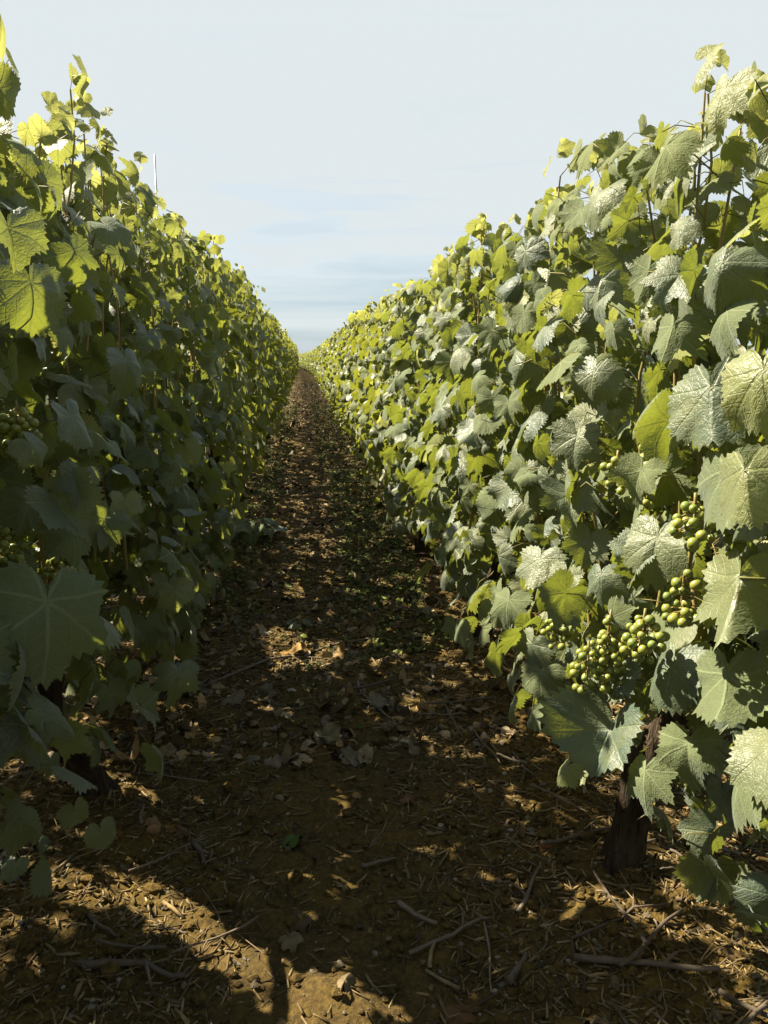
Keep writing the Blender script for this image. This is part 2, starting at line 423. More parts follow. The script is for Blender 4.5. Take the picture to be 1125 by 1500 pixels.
def soil_material():
    M, t = mat('dark_soil'); g = G(t); out = g.n('ShaderNodeOutputMaterial')
    obj = g.n('ShaderNodeTexCoord').outputs['Object']
    big = g.noise(1.7, 4, obj); med = g.noise(14, 5, obj, .65); fin = g.noise(95, 5, obj, .7); vf = g.noise(420, 3, obj, .7)
    col = g.mix(g.rng(med, .3, .7), C4(.022, .0155, .0075), C4(.104, .067, .015))
    col = g.mix(g.rng(fin, .42, .72, 0, .8), col, C4(.180, .118, .027))
    col = g.mix(g.rng(big, .42, .65, 0, .45), col, C4(.044, .031, .018))
    vo = g.n('ShaderNodeTexVoronoi', {'Vector': obj, 'Scale': 150.0})
    speck = g.m('MULTIPLY', g.rng(vo.outputs['Distance'], .10, .22, 1, 0), g.rng(g.n('ShaderNodeSeparateColor', {0: vo.outputs['Color']}).outputs[0], .80, .86, 0, 1))
    col = g.mix(g.m('MULTIPLY', speck, .7), col, C4(.24, .19, .11))
    h = g.m('ADD', g.m('MULTIPLY', fin, 1.0), g.m('ADD', g.m('MULTIPLY', vf, .35), g.m('MULTIPLY', speck, .25)))
    b = g.n('ShaderNodeBump', {'Strength': .9, 'Distance': .006, 'Height': h})
    p = g.n('ShaderNodeBsdfPrincipled', {'Base Color': col, 'Roughness': .93, 'Specular IOR Level': .12, 'Normal': b.outputs[0]})
    t.links.new(p.outputs[0], out.inputs['Surface']); return M
M_SOIL = soil_material()

# ------------------------------------------------------------------ ground
def graded(lo, hi, step, far, grow):
    c = list(np.arange(lo, hi + 1e-6, step)); s = step
    while c[-1] < far: s *= grow; c.append(c[-1] + s)
    s = step
    while c[0] > -far: s *= grow; c.insert(0, c[0] - s)
    return np.array(c)
gx = graded(-1.0, 1.25, .0125, 420, 1.16); gy = graded(.45, 4.6, .0140, 600, 1.07)
X, Y = np.meshgrid(gx, gy)
Z = ground_z(X, Y)
b = Buf(); nx, ny = len(gx), len(gy)
ii, jj = np.meshgrid(np.arange(nx - 1), np.arange(ny - 1)); k = (jj * nx + ii).ravel()
b.add(np.stack([X, Y, Z], -1).reshape(-1, 3), None, np.stack([k, k + 1, k + nx + 1, k + nx], -1))
tag(b.build('ground', [M_SOIL]), kind='structure')

# ------------------------------------------------------------------ sun flecks: gaps in the near canopy where the photo shows light reaching the soil
def seg(p, q, n): return [tuple(np.array(p) + (np.array(q) - np.array(p)) * i / (n - 1)) for i in range(n)]
FLECK = []
for (px, py, r) in [*[(x, y, .048) for x, y in seg((225, 1315), (330, 1385), 4)], *[(x, y, .056) for x, y in seg((355, 1400), (450, 1475), 4)],
                    (330, 1275, .012), (490, 1390, .012), (495, 1162, .015), (440, 955, .13), (410, 930, .08), (470, 828, .12), (440, 838, .12), (455, 745, .14),
                    *[(x, y, .010) for x, y in seg((860, 1325), (1070, 1420), 6)]]:
    p = on_ground(px, py); FLECK.append((p[0], p[1], r))
FLECK = np.array(FLECK)
def in_fleck(p):
    """p world (n,3): would a leaf here shade one of the lit spots?"""
    t = p[:, 2] / SUN[2]
    g0 = p[:, :2] - t[:, None] * SUN[None, :2]
    d = np.hypot(g0[:, None, 0] - FLECK[None, :, 0], g0[:, None, 1] - FLECK[None, :, 1])
    return (d < FLECK[None, :, 2] + .022).any(1)

# leaves that stand out in the photo: (joint px, py, plane x, radius, tip on the photo, weight of facing the viewer, tint)
HERO = [
    (1083, 846, .400, .070, (-.10, 1), .55, (.75, .15, .1)),
    (962, 790, .400, .056, (-.12, 1), .45, (.70, .05, .4)),
    (893, 1070, .430, .074, (-.15, 1), .42, (.05, .0, .3)),
    (985, 975, .450, .058, (-.1, 1), .5, (.15, .0, .3)), (1065, 990, .470, .060, (.1, 1), .5, (.15, .0, .3)), (905, 985, .450, .050, (-.2, 1), .5, (.2, .0, .3)),
    (945, 1130, .440, .052, (.1, 1), .4, (.2, .0, .3)), (880, 842, .420, .042, (.1, 1), .5, (.1, .0, .3)), (1010, 1090, .48, .05, (.2, 1), .4, (.15, .0, .3)),
    (70, 885, -.300, .092, (-.10, 1), .62, (.02, .0, .3)),
    (110, 368, -.290, .044, (.65, .55), .45, (.15, .0, .8)),
    (45, 415, -.265, .046, (.15, 1), .5, (.15, .0, .9)),
    (12, 335, -.270, .040, (.2, 1), .4, (.2, .1, .9)),
    (118, 700, -.300, .042, (-.2, .8), .7, (.12, .0, .3)),
    (182, 735, -.300, .036, (-.1, 1), .6, (.75, .35, .1)),
    (255, 865, -.300, .048, (.1, 1), .5, (.65, .30, .1)),
    (262, 985, -.300, .066, (-.25, 1), .5, (.55, .25, .1)),
    (185, 530, -.300, .050, (.1, .7), .5, (.15, .0, .9)),
    (105, 610, -.280, .042, (.5, .6), .3, (.35, .0, .9)),
    (1058, 385, .400, .040, (-.35, 1), .5, (.4, .0, .9)),
    (985, 480, .400, .040, (-.3, 1), .45, (.45, .0, .9)),
    (880, 410, .410, .042, (-.2, .9), .3, (.5, .0, .9)),
    (1040, 570, .385, .058, (.1, 1), .55, (.3, .0, .8)),
    (1065, 690, .385, .060, (.25, 1), .5, (.3, .0, .8)),
    (870, 545, .410, .048, (-.35, 1), .45, (.55, .0, .8)),
    (845, 640, .410, .052, (-.2, 1), .5, (.5, .0, .7)),
    (745, 590, .400, .042, (.2, 1), .45, (.5, .0, .7)),
    (1062, 130, .430, .040, (-.6, .9), .3, (.8, .5, .1)),
    (940, 690, .400, .040, (-.4, 1), .4, (.6, .1, .3)),
    (795, 985, .400, .052, (.05, .8), .4, (.5, .0, .6)),
    (745, 880, .400, .058, (-.1, 1), .45, (.25, .0, .7)),
    (790, 820, .400, .056, (-.1, 1), .4, (.6, .05, .6)),
    (0, 22, -.300, .036, (.35, 1), .4, (.8, .75, .1)),
    (830, 1125, .360, .030, (-.5, 1), .4, (.9, .4, .1)),
    (975, 215, .380, .042, (-.5, .6), .2, (.7, .3, .1)),
    (1090, 690, .330, .045, (.2, 1), .5, (.9, .35, .1)),
    (1118, 545, .340, .050, (.2, 1), .5, (.9, .45, .1)),
]
BUNCH = [  # px, py, plane x, grapes, length : bunches of the right row, then of the left
    (945, 655, .425, 22, .075), (905, 672, .435, 9, .040), (1018, 738, .415, 17, .045), (1003, 838, .420, 20, .060),
    (945, 905, .415, 26, .050), (895, 905, .430, 40, .110), (820, 893, .410, 22, .060), (862, 950, .400, 18, .065),
    (24, 600, -.362, 32, .055), (88, 808, -.390, 40, .075), (4, 770, -.40, 24, .06)]
BUNCH_P = [on_side(px, py, x) for px, py, x, _, _ in BUNCH]
HERO_P = [on_side(h[0], h[1], h[2]) for h in HERO]

def blocks(p, s, q, r):
    """leaves (joint p, radius s) that would stand between the eye and point q (radius r), or fill q itself"""
    d = q - EYE; L = np.linalg.norm(d); d = d / L
    along = (p - EYE) @ d
    off = np.linalg.norm(p - EYE - along[:, None] * d, axis=1)
    return (along < L + .012) & (along > .05) & (off < r + s * .35)
def shades(p, s, q, r):
    al = (p - q) @ SUN
    off = np.linalg.norm(p - q - al[:, None] * SUN, axis=1)
    return (al > 0) & (off < r + s * .4)

# ------------------------------------------------------------------ one vine
def make_vine(seed, lod, base, top=1.27, low=80, zmin=.30, unique=True, fleck=False, width=STEP, dense=1.0, mirror=1, name='grapevine', bunches=()):
    rg = np.random.default_rng(seed)
    root = empty(name, base)
    B = np.asarray(base, float)
    fol = Buf(); young = Buf(); canes = []
    w2 = width / 2
    # trunk
    tb = Buf(); sides, m = (14, 22) if lod == 'near' else ((8, 8) if lod == 'mid' else (5, 4))
    lean = rg.normal(0, .05, 2); hh = .50
    zz = np.linspace(-.06, hh, m); q = (zz + .06) / (hh + .06)
    P = np.stack([lean[0] * q + .012 * np.sin(q * 9 + seed), lean[1] * q * 2 + .02 * np.sin(q * 6 + seed * 2), zz], -1)
    rad = (.030 - .010 * q + .022 * np.exp(-((q - .02) / .12) ** 2) + .016 * np.exp(-((q - .93) / .10) ** 2))[:, None] * (1 + .16 * np.sin(np.arange(sides) / sides * 4 * np.pi + q[:, None] * 7) + rg.normal(0, .09 if lod == 'near' else .04, (m, sides)))
    tube(tb, P, rad, sides, mat=0)
    arm = np.array([P[-1] + np.array([0, s * t, .03 * math.sin(t * 9)]) for s, t in zip([-1] * 6, np.linspace(.48, 0, 6))] + [P[-1] + np.array([0, t, .02 * math.sin(t * 8)]) for t in np.linspace(.08, .48, 5)])
    tube(tb, arm, np.full(len(arm), .009), 6 if lod == 'near' else 4)
    tb.build('trunk', [M_BARK], root)
    # shoots
    nsh = {'near': 12, 'mid': 11, 'far': 10}[lod]
    ys = np.linspace(-w2 + .04, w2 - .04, nsh) + rg.normal(0, .025, nsh)
    pos = []; nr = []; tp = []; sz = []; tn = []; node = []
    yp = []; yn = []; yt = []; ysz = []
    cb = Buf()
    for i, y0 in enumerate(ys):
        zt = top + min(.03, rg.normal(-.01, .040)); z0 = hh - .05 + rg.uniform(-.06, .06)
        K = max(4, int((zt - z0) / .072))
        s = np.linspace(0, 1, K)
        px = rg.normal(0, .03) + s * np.clip(rg.normal(0, .045), -.06, .06) + .012 * np.sin(s * 11 + i)
        py = y0 + s * rg.normal(0, .07) + .012 * np.cos(s * 13 + i * 2)
        pts = np.stack([px, py, z0 + (zt - z0) * s], -1)
        if lod != 'far' or i % 3 == 0:
            one = Buf(); tube(one if lod == 'near' else cb, pts, .0046 - .0030 * s, 6 if lod == 'near' else 3, cap=False)
            if lod == 'near': canes.append(one)
        for k_ in range(1, K):
            if pts[k_][2] < zmin + .03: continue
            f = s[k_]; sd = (1 if (k_ + i) % 2 else -1)
            for rep in range(2 if rg.random() < .35 else 1):
                o = np.array([sd * rg.uniform(.5, 1.1), rg.normal(0, .75), rg.normal(.25, .35)]); o /= np.linalg.norm(o)
                L = rg.uniform(.045, .105) * (1 - .45 * f)
                node.append(pts[k_]); pos.append(pts[k_] + o * L)
                n = np.array([sd * rg.uniform(.2, 1.0), rg.normal(0, .65), rg.uniform(-.1, .95)])
                nr.append(n); tp.append(np.array([sd * .5, rg.normal(0, .5), -.9]) + rg.normal(0, .40, 3))
                sz.append(rg.uniform(.033, .063) * (1 if f < .72 else 1 - (f - .72) * .95))
                y_ = np.clip((f - .74) * 3.2, 0, 1) * rg.uniform(.4, 1)
                tn.append((rg.random() ** 1.3, y_, rg.random()))
                sd = -sd
        # growing tip
        tipv = pts[-1]
        for k_ in range(rg.integers(3, 7)):
            o = rg.normal(0, 1, 3); o[2] = abs(o[2]) * .6; o /= np.linalg.norm(o)
            yp.append(tipv + np.array([0, 0, rg.uniform(-.06, .045)]) + o * rg.uniform(.008, .028)); yn.append(o + np.array([0, 0, .3]) + rg.normal(0, .4, 3)); yt.append(o * .6 + np.array([0, 0, .5]) + rg.normal(0, .5, 3)); ysz.append(rg.uniform(.010, .028))
    # leaves of side shoots that fill the two faces of the hedge and hang at its foot
    nf = int({'near': 680, 'mid': 560, 'far': 420}[lod] * dense * width / STEP)
    for _ in range(nf):
        sd = 1 if rg.random() < .5 else -1
        if lod == 'near': sd = (1 if rg.random() < (.76 if B[0] < 0 else .58) else -1) * np.sign(B[0])
        z = zmin + (top - zmin - .03) * rg.random() ** (1.0 if B[0] < 0 else .95)
        taper = 1 - .35 * max(0, (z - .9) / .5)
        if lod == 'near' and B[0] > 0 and sd > 0 and rg.random() < .35: z = rg.uniform(.14, .62)
        x = sd * rg.uniform(.05, .175) * taper
        if z < .45: x *= .9
        y = rg.uniform(-w2, w2); p = np.array([x, y, z])
        if lod == 'near' and sd != np.sign(B[0]) and vnoise((y + B[1]) * 5.5, z * 5.5, 9 + int(B[0] > 0)) > .60: continue
        pos.append(p); node.append(p - np.array([sd * rg.uniform(.02, .05), rg.normal(0, .03), rg.uniform(-.02, .05)]))
        n = np.array([sd * rg.uniform(.2, 1.0), rg.normal(0, .65), rg.uniform(-.1, .9)])
        nr.append(n); tp.append(np.array([sd * .4, rg.normal(0, .5), -1.0]) + rg.normal(0, .40, 3))
        sz.append(rg.uniform(.024, .061) * (1 if z < .95 else .8)); tn.append((rg.random() ** 1.3, .9 * rg.random() if rg.random() < .10 else np.clip((z - 1.05) * 2.2, 0, .7) * rg.random(), rg.random()))
    nlow = int(low * dense)
    for _ in range(nlow):
        sd = 1 if rg.random() < .5 else -1
        p = np.array([sd * rg.uniform(.0, .17), rg.uniform(-w2, w2), rg.uniform(zmin - .18, zmin + .10)])
        pos.append(p); node.append(p + np.array([-sd * .03, rg.normal(0, .02), .05]))
        nr.append(np.array([sd * rg.uniform(.5, 1.0), rg.normal(0, .5), rg.uniform(.0, .7)])); tp.append(np.array([sd * .2, rg.normal(0, .4), -1.0]) + rg.normal(0, .2, 3))
        sz.append(rg.uniform(.03, .06)); tn.append((rg.random(), .2 * rg.random(), rg.random()))
    pos, nr, tp, sz, tn, node = map(np.array, (pos, nr, tp, sz, tn, node))
    keep = np.ones(len(pos), bool)
    wp = pos + norm(tp) * sz[:, None] * .35 + B
    if lod == 'near': keep &= ~((np.abs(wp[:, 0]) < .31) & (wp[:, 1] < .80))
    if lod == 'near' and B[0] > 0: keep &= ~((wp[:, 1] < .95) & (wp[:, 2] < .52) & (wp[:, 0] < .52))
    if fleck: keep &= ~in_fleck(wp)
    if unique:
        for q_, h in zip(HERO_P, HERO): keep &= ~blocks(wp, sz, q_, h[3] * .62)
        for q_, bb in zip(BUNCH_P, BUNCH):
            keep &= ~blocks(wp, sz, q_ - np.array([0, 0, bb[4] * .5]), bb[4] * .24 + .004)
            keep &= ~shades(wp, sz, q_ - np.array([0, 0, bb[4] * .5]), .012)
    pos, nr, tp, sz, tn, node = (a[keep] for a in (pos, nr, tp, sz, tn, node))
    LM = M_LEAF if lod == 'near' else M_LEAF_FAR
    leaves(fol, rg, pos, nr, tp, sz, tn, lod, 0)
    # the leaves that stand out
    if unique:
        for q_, h in zip(HERO_P, HERO):
            if (q_[0] < 0) == (B[0] < 0) and abs(q_[1] - B[1]) <= w2 + 1e-6:
                vw = norm(EYE - q_); sd = -np.sign(B[0])
                n = norm(vw * h[5] + np.array([sd * .45, 0, .35]) * (1 - h[5]) * 1.6)
                rt = R_CAM[:, 0]; dn = -R_CAM[:, 1]
                t = rt * h[4][0] + dn * h[4][1]
                leaves(fol, rg, (q_ - B)[None], n[None], t[None], np.array([h[3]]), np.array([h[6]]), lod, 0, curl=1.15)
                pos = np.vstack([pos, q_ - B]); node = np.vstack([node, q_ - B + np.array([-sd * .05, 0, -.02]) - n * .015]); sz = np.r_[sz, h[3]]
    if lod != 'far':
        sticks(fol, node, pos, rg.normal(0, .006, pos.shape) + np.array([0, 0, .006]), np.clip(sz * .022, .0007, .0016), 4 if lod == 'near' else 3, mat=1)
    fol.build('foliage', [LM, M_PETIOLE], root)
    yp, yn, yt, ysz = map(np.array, (yp, yn, yt, ysz))
    leaves(young, rg, yp, yn, yt, ysz, np.stack([rg.random(len(yp)), rg.uniform(.75, 1, len(yp)), rg.random(len(yp))], -1), 'mid' if lod == 'near' else 'far', 0, 1.3)
    young.build('young_leaves', [LM], root)
    for c in canes: c.build('cane', [M_CANE], root)
    if cb.n: cb.build('canes', [M_CANE], root)['kind'] = 'stuff'
    for bi in bunches:
        make_bunch(root, BUNCH_P[bi] - B, BUNCH[bi][3], BUNCH[bi][4], 900 + bi)
    return root

def ico_mesh():
    import bmesh
    bm = bmesh.new(); bmesh.ops.create_icosphere(bm, subdivisions=3, radius=1.0)
    for f in bm.faces: f.smooth = True
    for v in bm.verts:
        if v.co.z < -.94: v.co.z -= .05
    me = bpy.data.meshes.new('grape'); bm.to_mesh(me); bm.free(); me.materials.append(M_GRAPE)
    return me
GRAPE_ME = ico_mesh()
def make_bunch(vine, p, count, length, seed):
    rg = np.random.default_rng(seed)
    st = Buf()
    axis = np.stack([np.linspace(0, rg.normal(0, .006), 6), np.linspace(0, rg.normal(0, .006), 6), np.linspace(.012, -length * .9, 6)], -1)
    tube(st, axis, np.linspace(.0020, .0010, 6), 6)
    got = []; tries = 0
    while len(got) < count * 1.35 and tries < 9000:
        tries += 1
        z = -length * rg.random() ** 1.15
        R = (.006 + .021 * math.sin(math.pi * min(1, max(.05, .20 + .8 * (1 + z / length)))) ** .8)
        a = rg.uniform(0, 6.283); rr = R * rg.random() ** .6
        c = np.array([rr * math.cos(a), rr * math.sin(a), z]); r = rg.uniform(.0044, .0066)
        if all(np.linalg.norm(c - g_) > (r + r2) * .88 for g_, r2 in got): got.append((c, r))
    for c, r in got:
        tube(st, np.array([[0, 0, c[2] + .006], c * np.array([.5, .5, 1]) + np.array([0, 0, .005]), c]), np.array([.0009, .0007, .0009]), 4, cap=False)
    o = st.build('grape_bunch', [M_CANE], vine); o.location = p
    for c, r in got:
        gr = link('grape', GRAPE_ME, o); gr.location = c; gr.scale = (r, r, r * 1.04); gr.rotation_euler = rg.uniform(0, 6, 3)

def copy_vine(src, loc, flip, sz, sy):
    r = src.copy(); COL.objects.link(r)
    r.location = loc; r.rotation_euler = (0, 0, math.pi if flip else 0); r.scale = (1, sy, sz)
    for ch in src.children:
        c = ch.copy(); COL.objects.link(c); c.parent = r
        for g_ in ch.children:
            d = g_.copy(); COL.objects.link(d); d.parent = c
    return r

GL, GR = 'grapevines of the left row', 'grapevines of the right row'
GLO, GRO = 'grapevines of the next row on the left', 'grapevines of the next row on the right'
NEAR_L = [(.43, 1.14, 'big leafy grapevine at the left edge with large dangling leaves and a grape bunch', (8, 10)),
          (1.58, 1.38, 'shaded grapevine with bluish leaves and a gnarled trunk, second from the front on the left', (9,)),
          (2.73, 1.39, 'dark green grapevine third from the front in the left row, low shoots reaching the path', ())]
NEAR_R = [(.05, 1.29, 'sunlit grapevine cut by the right edge, its large crinkled leaf hanging over grapes', ()),
          (1.23, 1.28, 'sunlit grapevine with pale wrinkled leaves and green grape bunches above a stubby trunk', ()),
          (2.40, 1.27, 'sunlit grapevine just behind the one with grape bunches, dark gap under its leaves', ()),
          (3.55, 1.26, 'bright yellow green grapevine fourth from the front in the right row', ())]
def assign(row):
    for i, p in enumerate(BUNCH_P):
        pass
for k_, (y, top, lab, bs) in enumerate(NEAR_L):
    mine = [i for i, p in enumerate(BUNCH_P) if p[0] < 0 and abs(p[1] - y) <= STEP / 2]
    v = make_vine(100 + k_, 'near', (LEFT_X, y, 0), top, (0, 50, 110)[k_], (.48, .34, .28)[k_], True, True, dense=(1.6, 2.3, 1.8)[k_], bunches=mine)
    tag(v, lab, 'grapevine', GL)
for k_, (y, top, lab, bs) in enumerate(NEAR_R):
    mine = [i for i, p in enumerate(BUNCH_P) if p[0] > 0 and abs(p[1] - y) <= STEP / 2]
    v = make_vine(200 + k_, 'near', (RIGHT_X, y, 0), top, (10, 60, 60, 80)[k_], (.56, .40, .34, .30)[k_], True, False, dense=(1.3, 1.15, 1.0, 1.0)[k_], bunches=mine)
    tag(v, lab, 'grapevine', GR)
rnd = random.Random(5)
proto_mid = [make_vine(300 + i, 'mid', (0, 0, 0), 1.27, 60, .31, False, False, dense=1.15) for i in range(4)]
proto_far = [make_vine(400 + i, 'far', (0, 0, 0), 1.27, 26, .34, False, False, dense=1.25) for i in range(4)]
used = {}
def place(protos, loc, label, group, tall=1.0):
    i = rnd.randrange(len(protos)); src = protos[i]; key = src.name
    flip = rnd.random() < .5; szc = tall * rnd.uniform(.96, 1.04) * (1.085 if 'left' in group else 1.0); sy = rnd.uniform(.97, 1.05)
    if key not in used:
        used[key] = 1; v = src
        v.location = loc; v.rotation_euler = (0, 0, math.pi if flip else 0); v.scale = (1, sy, szc)
    else: v = copy_vine(src, loc, flip, szc, sy)
    tag(v, label, 'grapevine', group)
ORD = ['fourth', 'fifth', 'sixth', 'seventh', 'eighth', 'ninth']
def row(x, y0, n_mid, n_total, side, group, first):
    for k_ in range(n_total):
        y = y0 + k_ * STEP
        protos = proto_mid if k_ < n_mid else proto_far
        if k_ < len(ORD) - first:
            lab = f'{"shady" if side == "left" else "sunlit"} grapevine {ORD[k_ + first]} from the front in the {side} row along the path'
        elif y < 22: lab = f'leafy grapevine halfway up the path in the {side} row, merging with its neighbours'
        else: lab = f'distant grapevine in the {side} row near where the rows meet the sky'
        place(protos, (x + rnd.uniform(-.045, .045) - .0004 * max(0, y - 28) ** 2, y, 0), lab, group)
row(LEFT_X, 3.88, 7, 76, 'left', GL, 0)
row(RIGHT_X, 4.70, 7, 75, 'right', GR, 1)
LAB_O = 'grapevine of the next row seen only through gaps in the left hedge'  # nearest ones exaggerated in height and density, out of view, to block sunlight
for k_ in range(5):
    tag(make_vine(500 + k_, 'mid', (LEFT_X - 1.04, .2 + k_ * STEP, 0), 1.66, 90, .30, False, True, dense=2.0), LAB_O, 'grapevine', GLO)
for k_ in range(5, 12): place(proto_mid, (LEFT_X - 1.04 + rnd.uniform(-.03, .03), .2 + k_ * STEP, 0), LAB_O, GLO, 1.15 if k_ < 7 else 1.0)
for k_ in range(7): place(proto_mid, (RIGHT_X + 1.05 + rnd.uniform(-.03, .03), .9 + k_ * STEP, 0), 'grapevine of the next row glimpsed under the leaves of the right hedge', GRO)
for p in proto_mid + proto_far:
    if p.name not in used:
        for c in list(p.children): bpy.data.objects.remove(c)
        bpy.data.objects.remove(p)

# ------------------------------------------------------------------ trellis stake and wire end that stick out of the left row
def stake():
    q = on_side(222, 258, -.45); root = empty('trellis_stake', (q[0], q[1], 0))
    b = Buf(); tube(b, [(0, 0, -.1), (0.003, 0, .7), (.012, .004, on_side(230, 238, -.45)[2])], np.array([.003, .003, .0022]), 8); b.build('rod', [M_STEEL], root)
    tag(root, 'thin grey metal stake poking out of the top of the left row', 'stake')
stake()
def wire_end():
    q = on_side(309, 372, -.42); b = Buf()
    a = np.array([(0, 0, -.25), (0, 0, .0), (.002, .0, .028), (.012, .01, .030), (.035, .02, .026), (.055, .03, .028)])
    tube(b, a, np.full(6, .0026), 6); o = b.build('tendril', [M_CANE]); o.location = q
    tag(o, 'thin bent tendril standing above the leaves of the left row against the sky', 'tendril')
wire_end()

# ------------------------------------------------------------------ litter on the ground
rg = np.random.default_rng(77)
def litter_xy(n, ymax, power=1.0, spread=1.0, centre=.3):
    N_ = int(n * 6)
    y = .6 + (ymax - .6) * rg.random(N_) ** (1.7 * power); x = rg.uniform(-1.1, 1.35, N_)
    strip = np.where(y < 2.2, np.clip((np.abs(x - .04) - .10) / .16, 0, 1), 1)
    k = np.where(rg.random(N_) < centre + (1 - centre) * strip)[0][:n]
    return np.stack([x[k], y[k]], -1)
def tints(n, lo=.35, hi=1.1, warm=.15):
    v = rg.uniform(lo, hi, n); w = rg.uniform(-warm, warm, n)
    return np.stack([v * (1 + w * .5), v, v * (1 - w)], -1)
def chips(n, lmin, lmax, rmin, rmax, ymax, m, name, label):
    xy = litter_xy(n, ymax, 1.0, centre=.24); z = ground_z(xy[:, 0], xy[:, 1])
    L = rg.uniform(lmin, lmax, n) * (1 + xy[:, 1] * .06); an = rg.uniform(0, np.pi, n); r = rg.uniform(rmin, rmax, n) * (1 + xy[:, 1] * .04)
    d = np.stack([np.cos(an), np.sin(an), rg.normal(0, .16, n)], -1) * L[:, None] / 2
    c = np.concatenate([xy, (z + r * .7)[:, None]], 1)
    b = Buf(); sticks(b, c - d, c + d, rg.normal(0, .07, (n, 3)) * L[:, None] * np.array([1, 1, .4]), r, 4, tints(n, .35, 1.7))
    tag(b.build(name, [m]), label, 'litter', kind='stuff')
chips(36000, .008, .042, .0008, .0026, 7.5, M_CHIP, 'bark_chips', 'small bark chips and stalk bits strewn over dark soil')
chips(900, .02, .06, .0022, .0042, 4.0, M_CHIP, 'wood_pieces', 'short broken wood pieces lying among the chips beside the rows')
chips(7000, .03, .11, .0005, .0014, 7.0, M_CHIP, 'straw', 'dry straw and thin stalks scattered beside the trunks')

def pebble_stuff(n, m, name, label, cat, grow, lo, hi, flat, centre):
    import bmesh
    bm = bmesh.new(); bmesh.ops.create_icosphere(bm, subdivisions=1, radius=1.0)
    v0 = np.array([v.co[:] for v in bm.verts]); f0 = np.array([[v.index for v in f.verts] for f in bm.faces]); bm.free()
    xy = litter_xy(n, 4.5, 1.0, centre=centre); z = ground_z(xy[:, 0], xy[:, 1])
    s = np.clip(rg.lognormal(-6.15, .50, n), .0010, .008) * (1 + xy[:, 1] * .10) * grow
    an = rg.uniform(0, 6.3, n); ca, sa = np.cos(an), np.sin(an)
    sc = rg.uniform(.65, 1.2, (n, 3)) * np.array([1, 1, flat])
    v = v0[None] * sc[:, None] * (1 + rg.normal(0, .10, (n, len(v0), 1))) * s[:, None, None]
    v = np.stack([v[..., 0] * ca[:, None] - v[..., 1] * sa[:, None], v[..., 0] * sa[:, None] + v[..., 1] * ca[:, None], v[..., 2]], -1)
    v += np.concatenate([xy, (z + s * .25)[:, None]], 1)[:, None]
    F = (f0[None] + (np.arange(n) * len(v0))[:, None, None]).reshape(-1, 3)
    b = Buf(); b.add(v.reshape(-1, 3), F, None, None, np.repeat(tints(n, lo, hi, .12), len(v0), axis=0))
    tag(b.build(name, [m], smooth=False), label, cat, kind='stuff')
pebble_stuff(11000, M_PEB, 'gravel', 'fine pale gravel scattered on the dark path', 'gravel', 1.0, .3, 1.4, .65, .22)
pebble_stuff(16000, M_SOIL, 'soil_crumbs', 'dark soil crumbs and small clods loose on the ground', 'soil crumbs', 2.1, 1, 1, .7, .35)

def leaf_litter(n, ymin, ymax, smin, smax, name, label, m, lo, hi, xlim=(-1.0, 1.2), lod='far'):
    y = ymin + (ymax - ymin) * rg.random(n) ** 1.5; x = rg.uniform(*xlim, n)
    p = np.stack([x, y, ground_z(x, y) + .008], -1)
    nr = np.stack([rg.normal(0, .35, n), rg.normal(0, .35, n), np.ones(n)], -1); tp = np.stack([rg.normal(size=n), rg.normal(size=n), np.zeros(n)], -1)
    b = Buf(); leaves(b, rg, p, nr, tp, rg.uniform(smin, smax, n), tints(n, lo, hi, .3), lod, 0, 2.6)
    tag(b.build(name, [m]), label, 'leaf litter', kind='stuff')
leaf_litter(8000, 1.7, 34, .010, .036, 'leaf_litter', 'dry brown leaf litter covering the path between the rows', M_DEAD, .25, 1.9, lod='mid')
leaf_litter(700, .8, 3.2, .004, .013, 'leaf_crumbs', 'broken bits of brown leaf on the soil in the foreground', M_DEAD, .3, 1.1, lod='mid')

def weeds(n, boxes, name, label, hmin, hmax):
    b = Buf()
    P = []
    for (x0, x1, y0, y1, c) in boxes:
        m = int(n * c); P.append(np.stack([rg.uniform(x0, x1, m), rg.uniform(y0, y1, m)], -1))
    xy = np.concatenate(P); m = len(xy); z = ground_z(xy[:, 0], xy[:, 1])
    for rep in range(5):
        h = rg.uniform(hmin, hmax, m); o = rg.normal(0, 1, (m, 3)); o[:, 2] = np.abs(o[:, 2]) + .4; o = norm(o)
        p = np.concatenate([xy + rg.normal(0, .012, (m, 2)), z[:, None]], 1)
        leaves(b, rg, p + o * h[:, None] * .6, o * .4 + np.array([0, 0, .8]) + rg.normal(0, .3, (m, 3)), o * np.array([1, 1, .3]), h * rg.uniform(.16, .38, m), tints(m, .5, 1.6, .2), 'far', 0, 1.0)
        if rep < 4:
            q = p + o * h[:, None] * 1.5
            sticks(b, p, q, rg.normal(0, .004, (m, 3)), np.stack([np.full(m, .0011), np.full(m, .0003)], -1), 3, tints(m, .5, 1.1, .2))
    tag(b.build(name, [M_WEED]), label, 'weeds', kind='stuff')
weeds(1100, [(.16, .48, 2.3, 6.5, .9), (-.40, -.20, 2.6, 8, .5), (-.12, .15, 1.9, 4.0, .05), (.12, .5, 6.5, 16, .8), (-.4, -.15, 8, 16, .4)], 'weeds', 'low green weeds growing along the edges of the path', .012, .042)

